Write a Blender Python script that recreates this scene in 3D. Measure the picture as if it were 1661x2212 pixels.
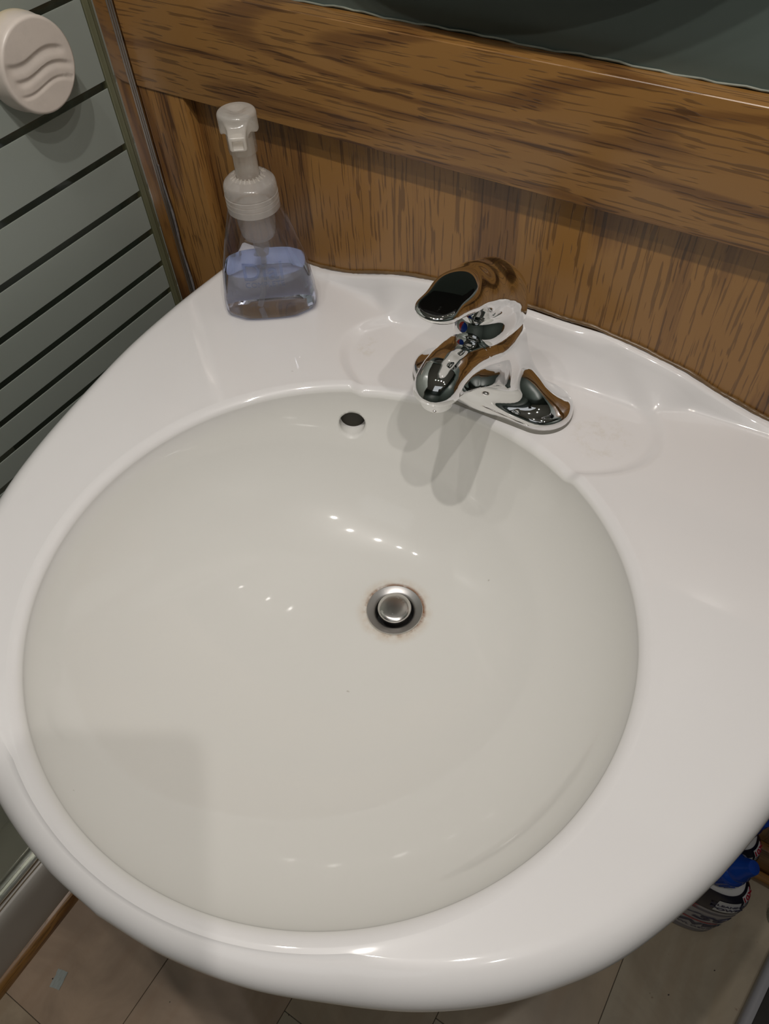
import bpy, bmesh, math, random
import numpy as np
from mathutils import Matrix, Vector
random.seed(3); np.random.seed(3)
S = bpy.context.scene
for _o in list(bpy.data.objects): bpy.data.objects.remove(_o)
COL = S.collection
PI = math.pi
DZ = 0.90                       # height of the sink deck above the floor

# ------------------------------------------------------------ camera
RIGHT = Vector((0.84676725, 0.53018984, -0.04340466))
DOWN = Vector((0.39557094, -0.68211597, -0.61501336))
FWD = Vector((-0.35568084, 0.50360355, -0.78732115))
cd = bpy.data.cameras.new('camera'); cam = bpy.data.objects.new('camera', cd); COL.objects.link(cam)
M = Matrix.Identity(4)
for i in range(3):
    M[i][0] = RIGHT[i]; M[i][1] = -DOWN[i]; M[i][2] = -FWD[i]
M[0][3], M[1][3], M[2][3] = 0.218, -0.573, DZ + 0.5
cam.matrix_world = M
cd.sensor_fit = 'HORIZONTAL'; cd.sensor_width = 36.0; cd.lens = 36.0 * 1653.7 / 1661.0
cd.clip_start = 0.01; cd.clip_end = 50
S.camera = cam

# ------------------------------------------------------------ world, lamps, exposure
W = bpy.data.worlds.new('world'); S.world = W; W.use_nodes = True
W.node_tree.nodes['Background'].inputs[0].default_value = (0.75, 0.85, 1.0, 1)
W.node_tree.nodes['Background'].inputs[1].default_value = 0.02
S.view_settings.view_transform = 'Standard'; S.view_settings.look = 'None'
S.view_settings.gamma = 1.0; S.view_settings.use_curve_mapping = False
S.view_settings.exposure = 0.0
# five small downward bulbs of the light bar over the sink
for X, P, Y in ((-0.29, 3.2, -0.50), (-0.14, 3.8, -0.50), (0.05, 14.0, -0.50), (0.30, 10.5, -0.515), (0.545, 10.0, -0.67)):
    ld = bpy.data.lights.new('vanity_bulb', 'SPOT'); ld.energy = P * 1.0; ld.shadow_soft_size = 0.010
    ld.spot_size = math.radians(158); ld.spot_blend = 0.25; ld.color = (1.0, 0.95, 0.90)
    lo = bpy.data.objects.new('vanity_bulb', ld); COL.objects.link(lo); lo.location = (X, Y, DZ + 1.2)
ld = bpy.data.lights.new('ambient_fill', 'AREA'); ld.energy = 1.1; ld.size = 0.9; ld.color = (0.93, 0.97, 1.0)  # soft area light added as ambient fill, not a known fixture
lo = bpy.data.objects.new('ambient_fill', ld); COL.objects.link(lo); lo.location = (0.3, -1.6, 2.40)

# ------------------------------------------------------------ helpers
def link(name, me, m=None, parent=None, smooth=False):
    o = bpy.data.objects.new(name, me); COL.objects.link(o)
    if m is not None:
        me.materials.clear(); me.materials.append(m)
    if smooth:
        for p in me.polygons: p.use_smooth = True
    if parent is not None: o.parent = parent
    return o
def thing(name, label, cat, loc=(0, 0, 0), rz=0, group=None):
    o = bpy.data.objects.new(name, None); COL.objects.link(o); o.empty_display_size = 0.02
    o.location = loc; o.rotation_euler = (0, 0, rz); o['label'] = label; o['category'] = cat
    if group: o['group'] = group
    return o
def tag(o, label, cat, group=None):
    o['label'] = label; o['category'] = cat
    if group: o['group'] = group
    return o
def struct(o): o['kind'] = 'structure'; return o
def from_bm(bm, name='m'):
    me = bpy.data.meshes.new(name); bm.normal_update(); bm.to_mesh(me); bm.free(); return me
def box_me(x0, x1, y0, y1, z0, z1, bev=0.0, seg=2):
    bm = bmesh.new(); bmesh.ops.create_cube(bm, size=1)
    for v in bm.verts:
        v.co = Vector(((x0 + x1) / 2 + v.co.x * (x1 - x0), (y0 + y1) / 2 + v.co.y * (y1 - y0), (z0 + z1) / 2 + v.co.z * (z1 - z0)))
    if bev: bmesh.ops.bevel(bm, geom=list(bm.edges), offset=bev, segments=seg, profile=0.6, affect='EDGES')
    return from_bm(bm)
def grid_me(P, closed_u=False, closed_v=False, cap0=False, cap1=False):
    """P: array (nv, nu, 3) of rings"""
    P = np.asarray(P, float); nv, nu = P.shape[:2]
    verts = P.reshape(-1, 3).tolist(); faces = []
    for j in range(nv if closed_v else nv - 1):
        j2 = (j + 1) % nv
        for i in range(nu if closed_u else nu - 1):
            i2 = (i + 1) % nu
            faces.append((j * nu + i, j * nu + i2, j2 * nu + i2, j2 * nu + i))
    if cap0: faces.append(tuple(range(nu))[::-1])
    if cap1: faces.append(tuple((nv - 1) * nu + i for i in range(nu)))
    me = bpy.data.meshes.new('g'); me.from_pydata(verts, [], faces); me.update(); return me
def lathe(prof, n=48, cx=0, cy=0, cap0=True, cap1=True):
    a = np.linspace(0, 2 * PI, n, endpoint=False)
    P = [[(cx + r * math.cos(t), cy + r * math.sin(t), z) for t in a] for r, z in prof]
    return grid_me(P, closed_u=True, cap0=cap0, cap1=cap1)
def tube(path, r, n=16, radii=None, cap=True):
    path = [Vector(p) for p in path]; rings = []
    for i, p in enumerate(path):
        t = (path[min(i + 1, len(path) - 1)] - path[max(i - 1, 0)]).normalized()
        u = t.orthogonal().normalized() if i == 0 else (u - t * u.dot(t)).normalized()
        w = t.cross(u); rr = radii[i] if radii else r
        rings.append([tuple(p + (u * math.cos(a) + w * math.sin(a)) * rr) for a in np.linspace(0, 2 * PI, n, endpoint=False)])
    return grid_me(rings, closed_u=True, cap0=cap, cap1=cap)
def sharp(o, ang=35):
    me = o.data
    for p in me.polygons: p.use_smooth = True
    bm = bmesh.new(); bm.from_mesh(me)
    for e in bm.edges:
        if len(e.link_faces) == 2 and e.calc_face_angle(0) > math.radians(ang): e.smooth = False
    bm.to_mesh(me); bm.free(); return o
def text_me(s, size, ext=0.0003, shear=0.0, bold=0.0, align='CENTER', warp=None, sx=1.0):
    cu = bpy.data.curves.new('t', 'FONT'); cu.body = s; cu.size = size; cu.extrude = ext; cu.shear = shear
    cu.align_x = align; cu.align_y = 'CENTER'; cu.offset = bold; cu.resolution_u = 4
    o = bpy.data.objects.new('t', cu); COL.objects.link(o)
    dg = bpy.context.evaluated_depsgraph_get(); me = bpy.data.meshes.new_from_object(o.evaluated_get(dg))
    bpy.data.objects.remove(o)
    for v in me.vertices: v.co.x *= sx
    if warp:
        for v in me.vertices: v.co = Vector(warp(v.co.x, v.co.y, v.co.z))
    me.update(); return me
def interp(x, xs, ys): return np.interp(x, xs, ys)
def sstep(a, b, x):
    t = np.clip((np.asarray(x, float) - a) / (b - a), 0, 1); return t * t * (3 - 2 * t)
def catmull(pts, n=8):
    pts = [np.array(p, float) for p in pts]; out = []
    q = [2 * pts[0] - pts[1]] + pts + [2 * pts[-1] - pts[-2]]
    for i in range(1, len(q) - 2):
        for k in range(n):
            t = k / n; a, b, c, d = q[i - 1], q[i], q[i + 1], q[i + 2]
            out.append(0.5 * ((2 * b) + (c - a) * t + (2 * a - 5 * b + 4 * c - d) * t * t + (-a + 3 * b - 3 * c + d) * t ** 3))
    out.append(pts[-1]); return np.array(out)

# signed-distance modelling (surface nets, vertices projected onto the surface)
def smin(a, b, k):
    h = np.clip(0.5 + 0.5 * (b - a) / k, 0, 1); return b * (1 - h) + a * h - k * h * (1 - h)
def smax(a, b, k): return -smin(-a, -b, k)
def sd_capsule(p, a, b, ra, rb):
    a = np.array(a, float); b = np.array(b, float); ba = b - a
    t = np.clip(((p - a) @ ba) / (ba @ ba), 0, 1)
    return np.linalg.norm(p - a - t[..., None] * ba, axis=-1) - (ra + (rb - ra) * t)
def sd_mesh(f, lo, hi, h):
    lo = np.array(lo, float); n = np.ceil((np.array(hi) - lo) / h).astype(int) + 1
    ax = [lo[i] + h * np.arange(n[i]) for i in range(3)]
    G = np.stack(np.meshgrid(*ax, indexing='ij'), -1); V = f(G)
    s = V < 0
    cells = np.zeros(tuple(n - 1), bool); acc = np.zeros(tuple(n - 1) + (3,)); cnt = np.zeros(tuple(n - 1))
    c = [s[i:n[0] - 1 + i, j:n[1] - 1 + j, k:n[2] - 1 + k] for i in (0, 1) for j in (0, 1) for k in (0, 1)]
    tot = sum(x.astype(int) for x in c); cells = (tot > 0) & (tot < 8)
    def sl(A, o): return A[o[0]:n[0] - 1 + o[0], o[1]:n[1] - 1 + o[1], o[2]:n[2] - 1 + o[2]]
    for d in range(3):
        for o1 in (0, 1):
            for o2 in (0, 1):
                a = [0, 0, 0]; r = [x for x in range(3) if x != d]; a[r[0]] = o1; a[r[1]] = o2
                b = list(a); b[d] = 1
                va, vb = sl(V, a), sl(V, b); m = (va < 0) != (vb < 0)
                t = np.where(m, va / np.where(m, va - vb, 1), 0)
                pa = sl(G, a).copy(); pa[..., d] += t * h
                acc += np.where(m[..., None], pa, 0); cnt += m
    idx = -np.ones(cells.shape, int); idx[cells] = np.arange(cells.sum())
    P = acc[cells] / cnt[cells][:, None]
    for _ in range(3):
        e = 2e-4; v = f(P)
        g = np.stack([(f(P + e * np.eye(3)[i]) - f(P - e * np.eye(3)[i])) / (2 * e) for i in range(3)], -1)
        stp = (v / np.maximum((g * g).sum(-1), 0.2))[:, None] * g
        L = np.linalg.norm(stp, axis=1, keepdims=True); P = P - stp * np.minimum(1, h * 0.5 / np.maximum(L, 1e-9))
    F = []
    for d in range(3):
        r = [(d + 1) % 3, (d + 2) % 3]
        A = s; i0 = [slice(1, -1)] * 3; i0[d] = slice(0, -1); i1 = [slice(1, -1)] * 3; i1[d] = slice(1, None)
        a, b = A[tuple(i0)], A[tuple(i1)]; w = np.argwhere(a != b)
        ina = a[tuple(w.T)]; w = w.copy(); w[:, r[0]] += 1; w[:, r[1]] += 1
        q = []
        for (x, y) in ((0, 0), (1, 0), (1, 1), (0, 1)):
            u = w.copy(); u[:, r[0]] -= 1 - x; u[:, r[1]] -= 1 - y; q.append(idx[tuple(u.T)])
        q = np.stack(q, 1); q[~ina] = q[~ina][:, ::-1]; F.append(q)
    F = np.concatenate(F)
    me = bpy.data.meshes.new('sdf'); me.from_pydata(P.tolist(), [], F.tolist()); me.update()
    for p in me.polygons: p.use_smooth = True
    return me

# ------------------------------------------------------------ materials
def mat(name):
    m = bpy.data.materials.new(name); m.use_nodes = True; nt = m.node_tree
    return m, nt, nt.nodes['Principled BSDF'], nt.nodes['Material Output']
def setp(b, **k):
    for a, v in k.items():
        n = {'base': 'Base Color', 'rough': 'Roughness', 'metal': 'Metallic', 'trans': 'Transmission Weight', 'ior': 'IOR',
             'coat': 'Coat Weight', 'coatr': 'Coat Roughness', 'spec': 'Specular IOR Level', 'sss': 'Subsurface Weight', 'alpha': 'Alpha'}[a]
        if a == 'base': v = (*v, 1)
        b.inputs[n].default_value = v
def simple(name, base, rough=0.5, var=0.06, scale=30, bump=0.0, **k):
    m, nt, b, out = mat(name); setp(b, base=base, rough=rough, **k)
    n = nt.nodes.new('ShaderNodeTexNoise'); n.inputs['Scale'].default_value = scale; n.inputs['Detail'].default_value = 4
    co = nt.nodes.new('ShaderNodeTexCoord'); nt.links.new(co.outputs['Object'], n.inputs['Vector'])
    mx = nt.nodes.new('ShaderNodeMixRGB'); mx.inputs[1].default_value = (*[c * (1 - var) for c in base], 1)
    mx.inputs[2].default_value = (*[min(1, c * (1 + var)) for c in base], 1)
    nt.links.new(n.outputs['Fac'], mx.inputs[0]); nt.links.new(mx.outputs[0], b.inputs['Base Color'])
    if bump:
        bp = nt.nodes.new('ShaderNodeBump'); bp.inputs['Distance'].default_value = bump; bp.inputs['Strength'].default_value = 0.6
        nt.links.new(n.outputs['Fac'], bp.inputs['Height']); nt.links.new(bp.outputs[0], b.inputs['Normal'])
    return m
class NT:
    def __init__(s, nt): s.nt = nt
    def n(s, t, **k):
        x = s.nt.nodes.new(t)
        for a, v in k.items(): setattr(x, a, v)
        return x
    def l(s, a, b): s.nt.links.new(a, b)
    def math(s, op, a, b=None, c=None, clamp=False):
        x = s.n('ShaderNodeMath', operation=op); x.use_clamp = clamp
        for i, v in enumerate((a, b, c)):
            if v is None: continue
            if isinstance(v, (int, float)): x.inputs[i].default_value = v
            else: s.l(v, x.inputs[i])
        return x.outputs[0]
    def mix(s, f, a, b, mode='MIX'):
        x = s.n('ShaderNodeMixRGB', blend_type=mode)
        for i, v in enumerate((f, a, b)):
            if isinstance(v, (int, float)): x.inputs[i].default_value = v
            elif isinstance(v, tuple): x.inputs[i].default_value = (*v, 1)
            else: s.l(v, x.inputs[i])
        return x.outputs[0]
    def noise(s, vec, scale, detail=3, rough=0.5, dist=0):
        x = s.n('ShaderNodeTexNoise'); x.inputs['Scale'].default_value = scale; x.inputs['Detail'].default_value = detail
        x.inputs['Roughness'].default_value = rough; x.inputs['Distortion'].default_value = dist
        if vec is not None: s.l(vec, x.inputs['Vector'])
        return x.outputs['Fac']
    def ramp(s, f, a, b):
        x = s.n('ShaderNodeMapRange'); x.interpolation_type = 'SMOOTHSTEP'
        x.inputs[1].default_value = a; x.inputs[2].default_value = b; s.l(f, x.inputs[0]); return x.outputs[0]
    def obj(s): return s.n('ShaderNodeTexCoord').outputs['Object']
    def mapping(s, vec, scale=(1, 1, 1), loc=(0, 0, 0), rot=(0, 0, 0)):
        x = s.n('ShaderNodeMapping'); x.inputs['Scale'].default_value = scale; x.inputs['Location'].default_value = loc
        x.inputs['Rotation'].default_value = rot; s.l(vec, x.inputs['Vector']); return x.outputs[0]

def oak(name, axis, seed=0, cath=1.0, light=(0.278, 0.137, 0.037), dark=(0.100, 0.038, 0.011), rough=0.32):
    """axis: grain direction 0=X 1=Y 2=Z"""
    m, nt, b, out = mat(name); k = NT(nt); co = k.obj()
    def sc(along, across):
        v = [across] * 3; v[axis] = along; return tuple(v)
    wv = k.mapping(co, sc(1.7, 11.0), loc=(seed, seed * 1.7, seed * 0.6))
    n1 = k.noise(wv, 1.0, 1.5, 0.4)
    rings = k.math('SINE', k.math('MULTIPLY', n1, 46.0 * cath + 22))
    fine = k.noise(k.mapping(co, sc(6, 420)), 1.0, 3, 0.6)
    rr = k.ramp(k.math('ADD', rings, k.math('MULTIPLY', k.math('SUBTRACT', fine, 0.5), 1.6)), -0.1, 1.1)
    pn = k.noise(k.mapping(co, sc(1, 1), loc=(0, 0, 0)), 26.0, 2); wob = k.n('ShaderNodeVectorMath', operation='ADD'); k.l(k.mapping(co, sc(20, 430), loc=(3, 1, 2)), wob.inputs[0]); k.l(pn, wob.inputs[1])
    pores = k.ramp(k.noise(wob.outputs[0], 1.0, 1.2, 0.5), 0.565, 0.62)
    pf = k.math('MULTIPLY', pores, k.math('ADD', k.math('MULTIPLY', rr, 0.35), 0.65))
    broad = k.noise(k.mapping(co, sc(1.2, 9), loc=(7, 2, 5)), 1.0, 2)
    c = k.mix(k.math('MULTIPLY', rr, 0.8), light, tuple(0.40 * l + 0.60 * d for l, d in zip(light, dark)))
    c = k.mix(k.math('MULTIPLY', rr, k.math('MULTIPLY', fine, 0.75)), c, dark)
    c = k.mix(k.math('MULTIPLY', pf, 0.85), c, tuple(0.5 * d for d in dark))
    c = k.mix(k.math('MULTIPLY', k.math('SUBTRACT', broad, 0.35), 0.5, clamp=True), c, tuple(0.6 * x for x in light))
    k.l(c, b.inputs['Base Color']); setp(b, rough=rough, coat=0.25, coatr=0.2)
    bp = k.n('ShaderNodeBump'); bp.inputs['Distance'].default_value = 0.0006; bp.inputs['Strength'].default_value = 0.35
    k.l(k.math('SUBTRACT', 1.0, pf), bp.inputs['Height']); k.l(bp.outputs[0], b.inputs['Normal'])
    return m
M_oakx = oak('oak_rail', 0, 2.3, 1.0)
M_oakz = oak('oak_stile', 2, 5.1, 0.25)
M_panel = oak('oak_veneer', 2, 9.7, 0.15, light=(0.295, 0.146, 0.038), dark=(0.110, 0.042, 0.012))
M_oaky = oak('oak_shoe', 1, 1.4, 0.3)
M_oakb = oak('oak_base', 0, 4.4, 0.4)

def porcelain():
    m, nt, b, out = mat('porcelain'); k = NT(nt); co = k.obj()
    sep = k.n('ShaderNodeSeparateXYZ'); k.l(co, sep.inputs[0]); X, Y = sep.outputs[0], sep.outputs[1]
    base = (0.765, 0.747, 0.738)
    def dist(cx, cy):
        return k.math('SQRT', k.math('ADD', k.math('POWER', k.math('ABSOLUTE', k.math('SUBTRACT', X, cx)), 2.0), k.math('POWER', k.math('ABSOLUTE', k.math('SUBTRACT', Y, cy)), 2.0)))
    c = base
    # bowl tinted creamier: warm interreflected light painted into the colour
    dB = dist(-0.004, -0.342); c = k.mix(k.ramp(dB, 0.236, 0.228), (0.765, 0.747, 0.738), (0.745, 0.733, 0.695))
    nz = k.noise(co, 60, 4, 0.65)
    d = dist(0.0, -0.259)
    halo = k.math('MULTIPLY', k.ramp(d, 0.0400, 0.0270), k.ramp(nz, 0.25, 0.75))
    c = k.mix(k.math('MULTIPLY', halo, 0.55), c, (0.50, 0.33, 0.17))
    rust = k.math('MULTIPLY', k.ramp(d, 0.0318, 0.0278), k.ramp(k.math('ADD', nz, k.math('MULTIPLY', k.math('ADD', Y, 0.259), 6.0)), 0.35, 0.62))
    c = k.mix(k.math('MULTIPLY', rust, 0.9), c, (0.20, 0.075, 0.02))
    # dried soap and limescale on the faucet ledge
    d2 = dist(0.112, -0.080); n2 = k.noise(co, 75, 6, 0.75)
    st = k.math('MULTIPLY', k.math('MULTIPLY', k.ramp(d2, 0.034, 0.018), k.ramp(n2, 0.45, 0.70)), 0.22)
    c = k.mix(st, c, (0.50, 0.44, 0.30))
    d3 = dist(-0.137, -0.078); st = k.math('MULTIPLY', k.math('MULTIPLY', k.ramp(d3, 0.018, 0.008), k.ramp(n2, 0.48, 0.62)), 0.22)
    c = k.mix(st, c, (0.52, 0.46, 0.32))
    # small dark specks
    sp = k.ramp(k.noise(k.mapping(co, (1, 1, 1), (4, 3, 1)), 95, 1, 0.3), 0.835, 0.86)
    c = k.mix(k.math('MULTIPLY', sp, 0.6), c, (0.35, 0.32, 0.26))
    k.l(c, b.inputs['Base Color']); setp(b, rough=0.30, coat=0.95, coatr=0.04, spec=0.15)
    nb = k.noise(co, 9, 2, 0.4); bp = k.n('ShaderNodeBump'); bp.inputs['Distance'].default_value = 0.002; bp.inputs['Strength'].default_value = 0.12
    k.l(nb, bp.inputs['Height']); k.l(bp.outputs[0], b.inputs['Coat Normal'])
    return m
M_porc = porcelain()

def chrome(name='chrome', base=(0.80, 0.80, 0.80), rough=0.02, spots=0.14, sscale=70):
    m, nt, b, out = mat(name); k = NT(nt); co = k.obj(); setp(b, base=base, metal=1.0)
    n = k.noise(co, sscale, 5, 0.7); r = k.math('ADD', k.math('MULTIPLY', k.ramp(n, 0.60, 0.72), spots), rough)
    k.l(r, b.inputs['Roughness']); return m
M_chrome = chrome(); M_steel = chrome('brushed_steel', (0.62, 0.60, 0.57), 0.24, 0.15, 160)
M_flange = chrome('worn_flange', (0.42, 0.41, 0.40), 0.36, 0.2, 120)
M_alu = chrome('bright_aluminium', (0.78, 0.74, 0.70), 0.10, 0.12, 30)

def mix_clear(name, tint, gloss_rough=0.02, ior=1.45, opac=0.0, body=(0.8, 0.8, 0.8)):
    """thin clear sheet: transparent body with a fresnel reflection, optionally a little milky"""
    m, nt, b, out = mat(name); k = NT(nt); nt.nodes.remove(b)
    tr = k.n('ShaderNodeBsdfTransparent'); tr.inputs[0].default_value = (*tint, 1)
    gl = k.n('ShaderNodeBsdfGlossy'); gl.inputs['Roughness'].default_value = gloss_rough
    fr = k.n('ShaderNodeFresnel'); ge = k.n('ShaderNodeNewGeometry')
    k.l(k.math('ADD', k.math('MULTIPLY', ge.outputs['Backfacing'], 1.0 / ior - ior), ior), fr.inputs[0])
    mx = k.n('ShaderNodeMixShader'); cur = tr.outputs[0]
    if opac:
        df = k.n('ShaderNodeBsdfDiffuse'); df.inputs[0].default_value = (*body, 1); tl = k.n('ShaderNodeBsdfTranslucent'); tl.inputs[0].default_value = (*body, 1)
        a = k.n('ShaderNodeMixShader'); a.inputs[0].default_value = 0.45; k.l(df.outputs[0], a.inputs[1]); k.l(tl.outputs[0], a.inputs[2])
        c = k.n('ShaderNodeMixShader'); nz = k.noise(k.obj(), 80, 3); k.l(k.math('ADD', k.math('MULTIPLY', nz, opac * 0.3), opac * 0.85), c.inputs[0])
        k.l(cur, c.inputs[1]); k.l(a.outputs[0], c.inputs[2]); cur = c.outputs[0]
    k.l(fr.outputs[0], mx.inputs[0]); k.l(cur, mx.inputs[1]); k.l(gl.outputs[0], mx.inputs[2]); k.l(mx.outputs[0], out.inputs[0])
    return m
M_bottle = mix_clear('clear_bottle_plastic', (0.90, 0.91, 0.97), 0.03, 1.5)
M_glass = mix_clear('clear_door_glass', (0.92, 0.95, 0.92), 0.01, 1.5)
M_frost = simple('frosted_band_etch', (0.40, 0.43, 0.40), 0.30, 0.04, 12, spec=0.4)
_k = NT(M_frost.node_tree); _tl = _k.n('ShaderNodeBsdfTranslucent'); _tl.inputs[0].default_value = (0.75, 0.80, 0.74, 1); _mx = _k.n('ShaderNodeMixShader'); _mx.inputs[0].default_value = 0.42
_k.l(M_frost.node_tree.nodes['Principled BSDF'].outputs[0], _mx.inputs[1]); _k.l(_tl.outputs[0], _mx.inputs[2]); _k.l(_mx.outputs[0], M_frost.node_tree.nodes['Material Output'].inputs[0])
M_pp = mix_clear('milky_pump_plastic', (0.95, 0.93, 0.90), 0.15, 1.5, 0.42, (0.90, 0.87, 0.82))
M_pp2 = mix_clear('clear_pump_plastic', (0.90, 0.88, 0.85), 0.12, 1.5, 0.22, (0.92, 0.90, 0.86))
def liquid():
    m, nt, b, out = mat('blue_soap'); k = NT(nt); setp(b, base=(0.80, 0.86, 0.96), rough=0.0, trans=1.0, ior=1.34)
    lw = k.n('ShaderNodeNewGeometry')
    n = k.noise(k.obj(), 30, 2); bp = k.n('ShaderNodeBump'); bp.inputs['Distance'].default_value = 0.0008; bp.inputs['Strength'].default_value = 0.15
    k.l(n, bp.inputs['Height']); k.l(bp.outputs[0], b.inputs['Normal']); return m
M_liquid = liquid()
M_paint = simple('green_grey_paint', (0.080, 0.102, 0.090), 0.42, 0.08, 18, bump=0.0015)
M_ceil = simple('ceiling_paint', (0.62, 0.61, 0.58), 0.8, 0.03, 6)
M_shower = simple('shower_surround', (0.50, 0.48, 0.40), 0.35, 0.05, 3)
M_curb = simple('shower_base_acrylic', (0.42, 0.39, 0.35), 0.35, 0.10, 14)
M_seal = simple('olive_seal', (0.16, 0.16, 0.09), 0.35, 0.2, 20, trans=0.3)
M_caulk = simple('old_caulk', (0.16, 0.10, 0.05), 0.25, 0.5, 60, bump=0.001)
M_mould = simple('mouldy_caulk', (0.16, 0.15, 0.15), 0.5, 0.7, 160, bump=0.001)
M_rub = simple('grey_gasket', (0.24, 0.23, 0.20), 0.45, 0.1, 60)
M_blk = simple('black_rubber', (0.012, 0.012, 0.012), 0.5, 0.2, 30)
M_red = simple('red_dot', (0.55, 0.02, 0.015), 0.2, 0.05, 30); M_blu = simple('blue_dot', (0.01, 0.06, 0.42), 0.2, 0.05, 30)
def knob_mat():
    m, nt, b, out = mat('off_white_knob'); k = NT(nt); co = k.obj(); n = k.noise(co, 45, 5, 0.65)
    sep = k.n('ShaderNodeSeparateXYZ'); k.l(co, sep.inputs[0])
    side = k.ramp(k.math('ADD', k.math('MULTIPLY', sep.outputs[0], 40.0), n), 1.35, 0.6)
    c = k.mix(k.ramp(n, 0.3, 0.8), (0.60, 0.53, 0.47), (0.52, 0.46, 0.41))
    up = k.ramp(sep.outputs[2], 0.005, 0.035)
    c = k.mix(k.math('MULTIPLY', k.math('MULTIPLY', side, up), 0.8), c, (0.55, 0.45, 0.26))
    k.l(c, b.inputs['Base Color']); setp(b, rough=0.38); return m
M_knob = knob_mat()
def floor_mat(name, base, seed):
    m, nt, b, out = mat(name); k = NT(nt); co = k.obj()
    v = k.mapping(co, (1, 1, 1), (seed, seed * 2.1, 0))
    n = k.noise(v, 7, 5, 0.6, 0.8); g = k.noise(k.mapping(co, (30, 2.5, 1), (seed, 0, 0)), 1.0, 3, 0.5)
    c = k.mix(k.ramp(n, 0.3, 0.75), tuple(x * 0.80 for x in base), tuple(min(1, x * 1.15) for x in base))
    c = k.mix(k.math('MULTIPLY', k.ramp(g, 0.45, 0.7), 0.28), c, (base[0] * 0.75, base[1] * 0.62, base[2] * 0.5))
    sp = k.ramp(k.noise(v, 42, 3, 0.75), 0.70, 0.76); c = k.mix(k.math('MULTIPLY', sp, 0.6), c, (0.16, 0.10, 0.06))
    sp = k.ramp(k.noise(v, 120, 1, 0.4), 0.80, 0.82); c = k.mix(sp, c, (0.03, 0.02, 0.015))
    k.l(c, b.inputs['Base Color']); setp(b, rough=0.34)
    bp = k.n('ShaderNodeBump'); bp.inputs['Distance'].default_value = 0.001; bp.inputs['Strength'].default_value = 0.3
    k.l(n, bp.inputs['Height']); k.l(bp.outputs[0], b.inputs['Normal']); return m
M_floors = [floor_mat('vinyl_plank_%s' % n, c, s) for n, c, s in (('pale', (0.40, 0.315, 0.22), 1.0), ('warm', (0.37, 0.27, 0.19), 4.0), ('grey', (0.40, 0.34, 0.25), 8.0))]

# ------------------------------------------------------------ room shell
XL, XR, YB, YF, ZC = -1.30, 1.15, 0.005, -2.10, 2.45
fl = struct(link('floor', box_me(XL, XR, YF, YB, -0.05, -0.003), M_blk))
seams = [-0.642, -0.437, -0.232, -0.029, 0.174, 0.386, 0.594, 0.80, 1.01]
ends = {2: [-1.5, -0.95], 3: [-0.585], 4: [-1.2, -0.47], 5: [-0.9], 6: [-0.215, -1.3]}
k_ = 0
for i in range(1, len(seams) - 1):
    ys = [YF] + sorted(ends.get(i, [-0.7 - 0.1 * i])) + [YB]
    for j in range(len(ys) - 1):
        me = box_me(seams[i] + 0.0004, seams[i + 1] - 0.0004, ys[j] + 0.0004, ys[j + 1] - 0.0004, -0.003, 0.0, 0.0006, 1)
        link('plank', me, M_floors[k_ % 3], fl); k_ += 1
wb = struct(link('wall_back', box_me(XL, XR, YB, YB + 0.08, 0, ZC), M_paint))
struct(link('wall_right', box_me(XR, XR + 0.08, YF, YB, 0, ZC), M_paint))
struct(link('wall_front', box_me(XL, XR, YF - 0.08, YF, 0, ZC), M_paint))
struct(link('wall_left', box_me(XL - 0.08, XL, YF, YB, 0, ZC), M_shower))
struct(link('ceiling', box_me(XL - 0.08, XR + 0.08, YF - 0.08, YB + 0.08, ZC, ZC + 0.05), M_ceil))
# wainscot on the back wall: veneer panel, stile, rail (pieces of the wall)
ZR0, ZR1 = DZ + 0.1622, DZ + 0.2610
p = link('wood_panel', box_me(-0.4480, XR, 0.0, YB, 0.10, ZR0 + 0.02), M_panel, wb)
p = link('stile', box_me(-0.4480, -0.3870, -0.0135, 0.0, 0.10, ZR0, 0.0009, 2), M_oakz, wb); sharp(p)
p['label'] = 'upright oak board at the left end of the panelling'
p = link('top_rail', box_me(-0.4480, XR, -0.0150, YB, ZR0, ZR1, 0.0014, 3), M_oakx, wb); sharp(p)
p['label'] = 'wide horizontal oak board capping the panelling'
bb = struct(link('baseboard_back', box_me(-0.44, XR, -0.012, YB, 0.0, 0.095, 0.003, 2), M_oakb)); sharp(bb)
sm = box_me(-0.44, XR, -0.028, -0.012, 0.0, 0.020, 0.006, 3); sm = link('shoe_moulding', sm, M_oakb, bb); sharp(sm)
# paint edge: ragged bead where the green paint meets the rail
pts = [(x, YB - 0.0008 + 0.0006 * math.sin(x * 91), ZR1 + 0.0010 + 0.0006 * math.sin(x * 57) + 0.0005 * math.sin(x * 211)) for x in np.linspace(-0.46, 1.1, 160)]
pb = link('paint_bead', tube(pts, 0.0009, 6), simple('paint_edge', (0.20, 0.21, 0.17), 0.4, 0.7, 60), wb); sharp(pb, 80)

# ------------------------------------------------------------ shower door
sd = thing('shower_door', 'frosted glass shower door with clear horizontal stripes, left of the sink', 'shower door', (-0.457, -0.036, 0.13))
def in_parent(o, par):
    o.parent = par; o.matrix_parent_inverse = Matrix.Translation(-Vector(par.location)); return o
GX = -0.457
in_parent(link('glass_panel', box_me(GX - 0.006, GX - 0.0004, -0.80, -0.037, DZ - 0.753, DZ + 0.72), M_glass), sd)
gaps = [0.5 + (g - 0.5) * 0.978 for g in [0.44, 0.335, 0.247, 0.166, 0.1022, 0.048, 0.0006, -0.0427, -0.0814, -0.1187, -0.154, -0.188, -0.221, -0.253, -0.285, -0.316]]
for i in range(len(gaps) - 1):
    in_parent(link('frosted_band', box_me(GX - 0.0006, GX + 0.0002, -0.80, -0.0450, DZ + gaps[i + 1] + 0.0037, DZ + gaps[i] - 0.0037), M_frost), sd)
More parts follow.
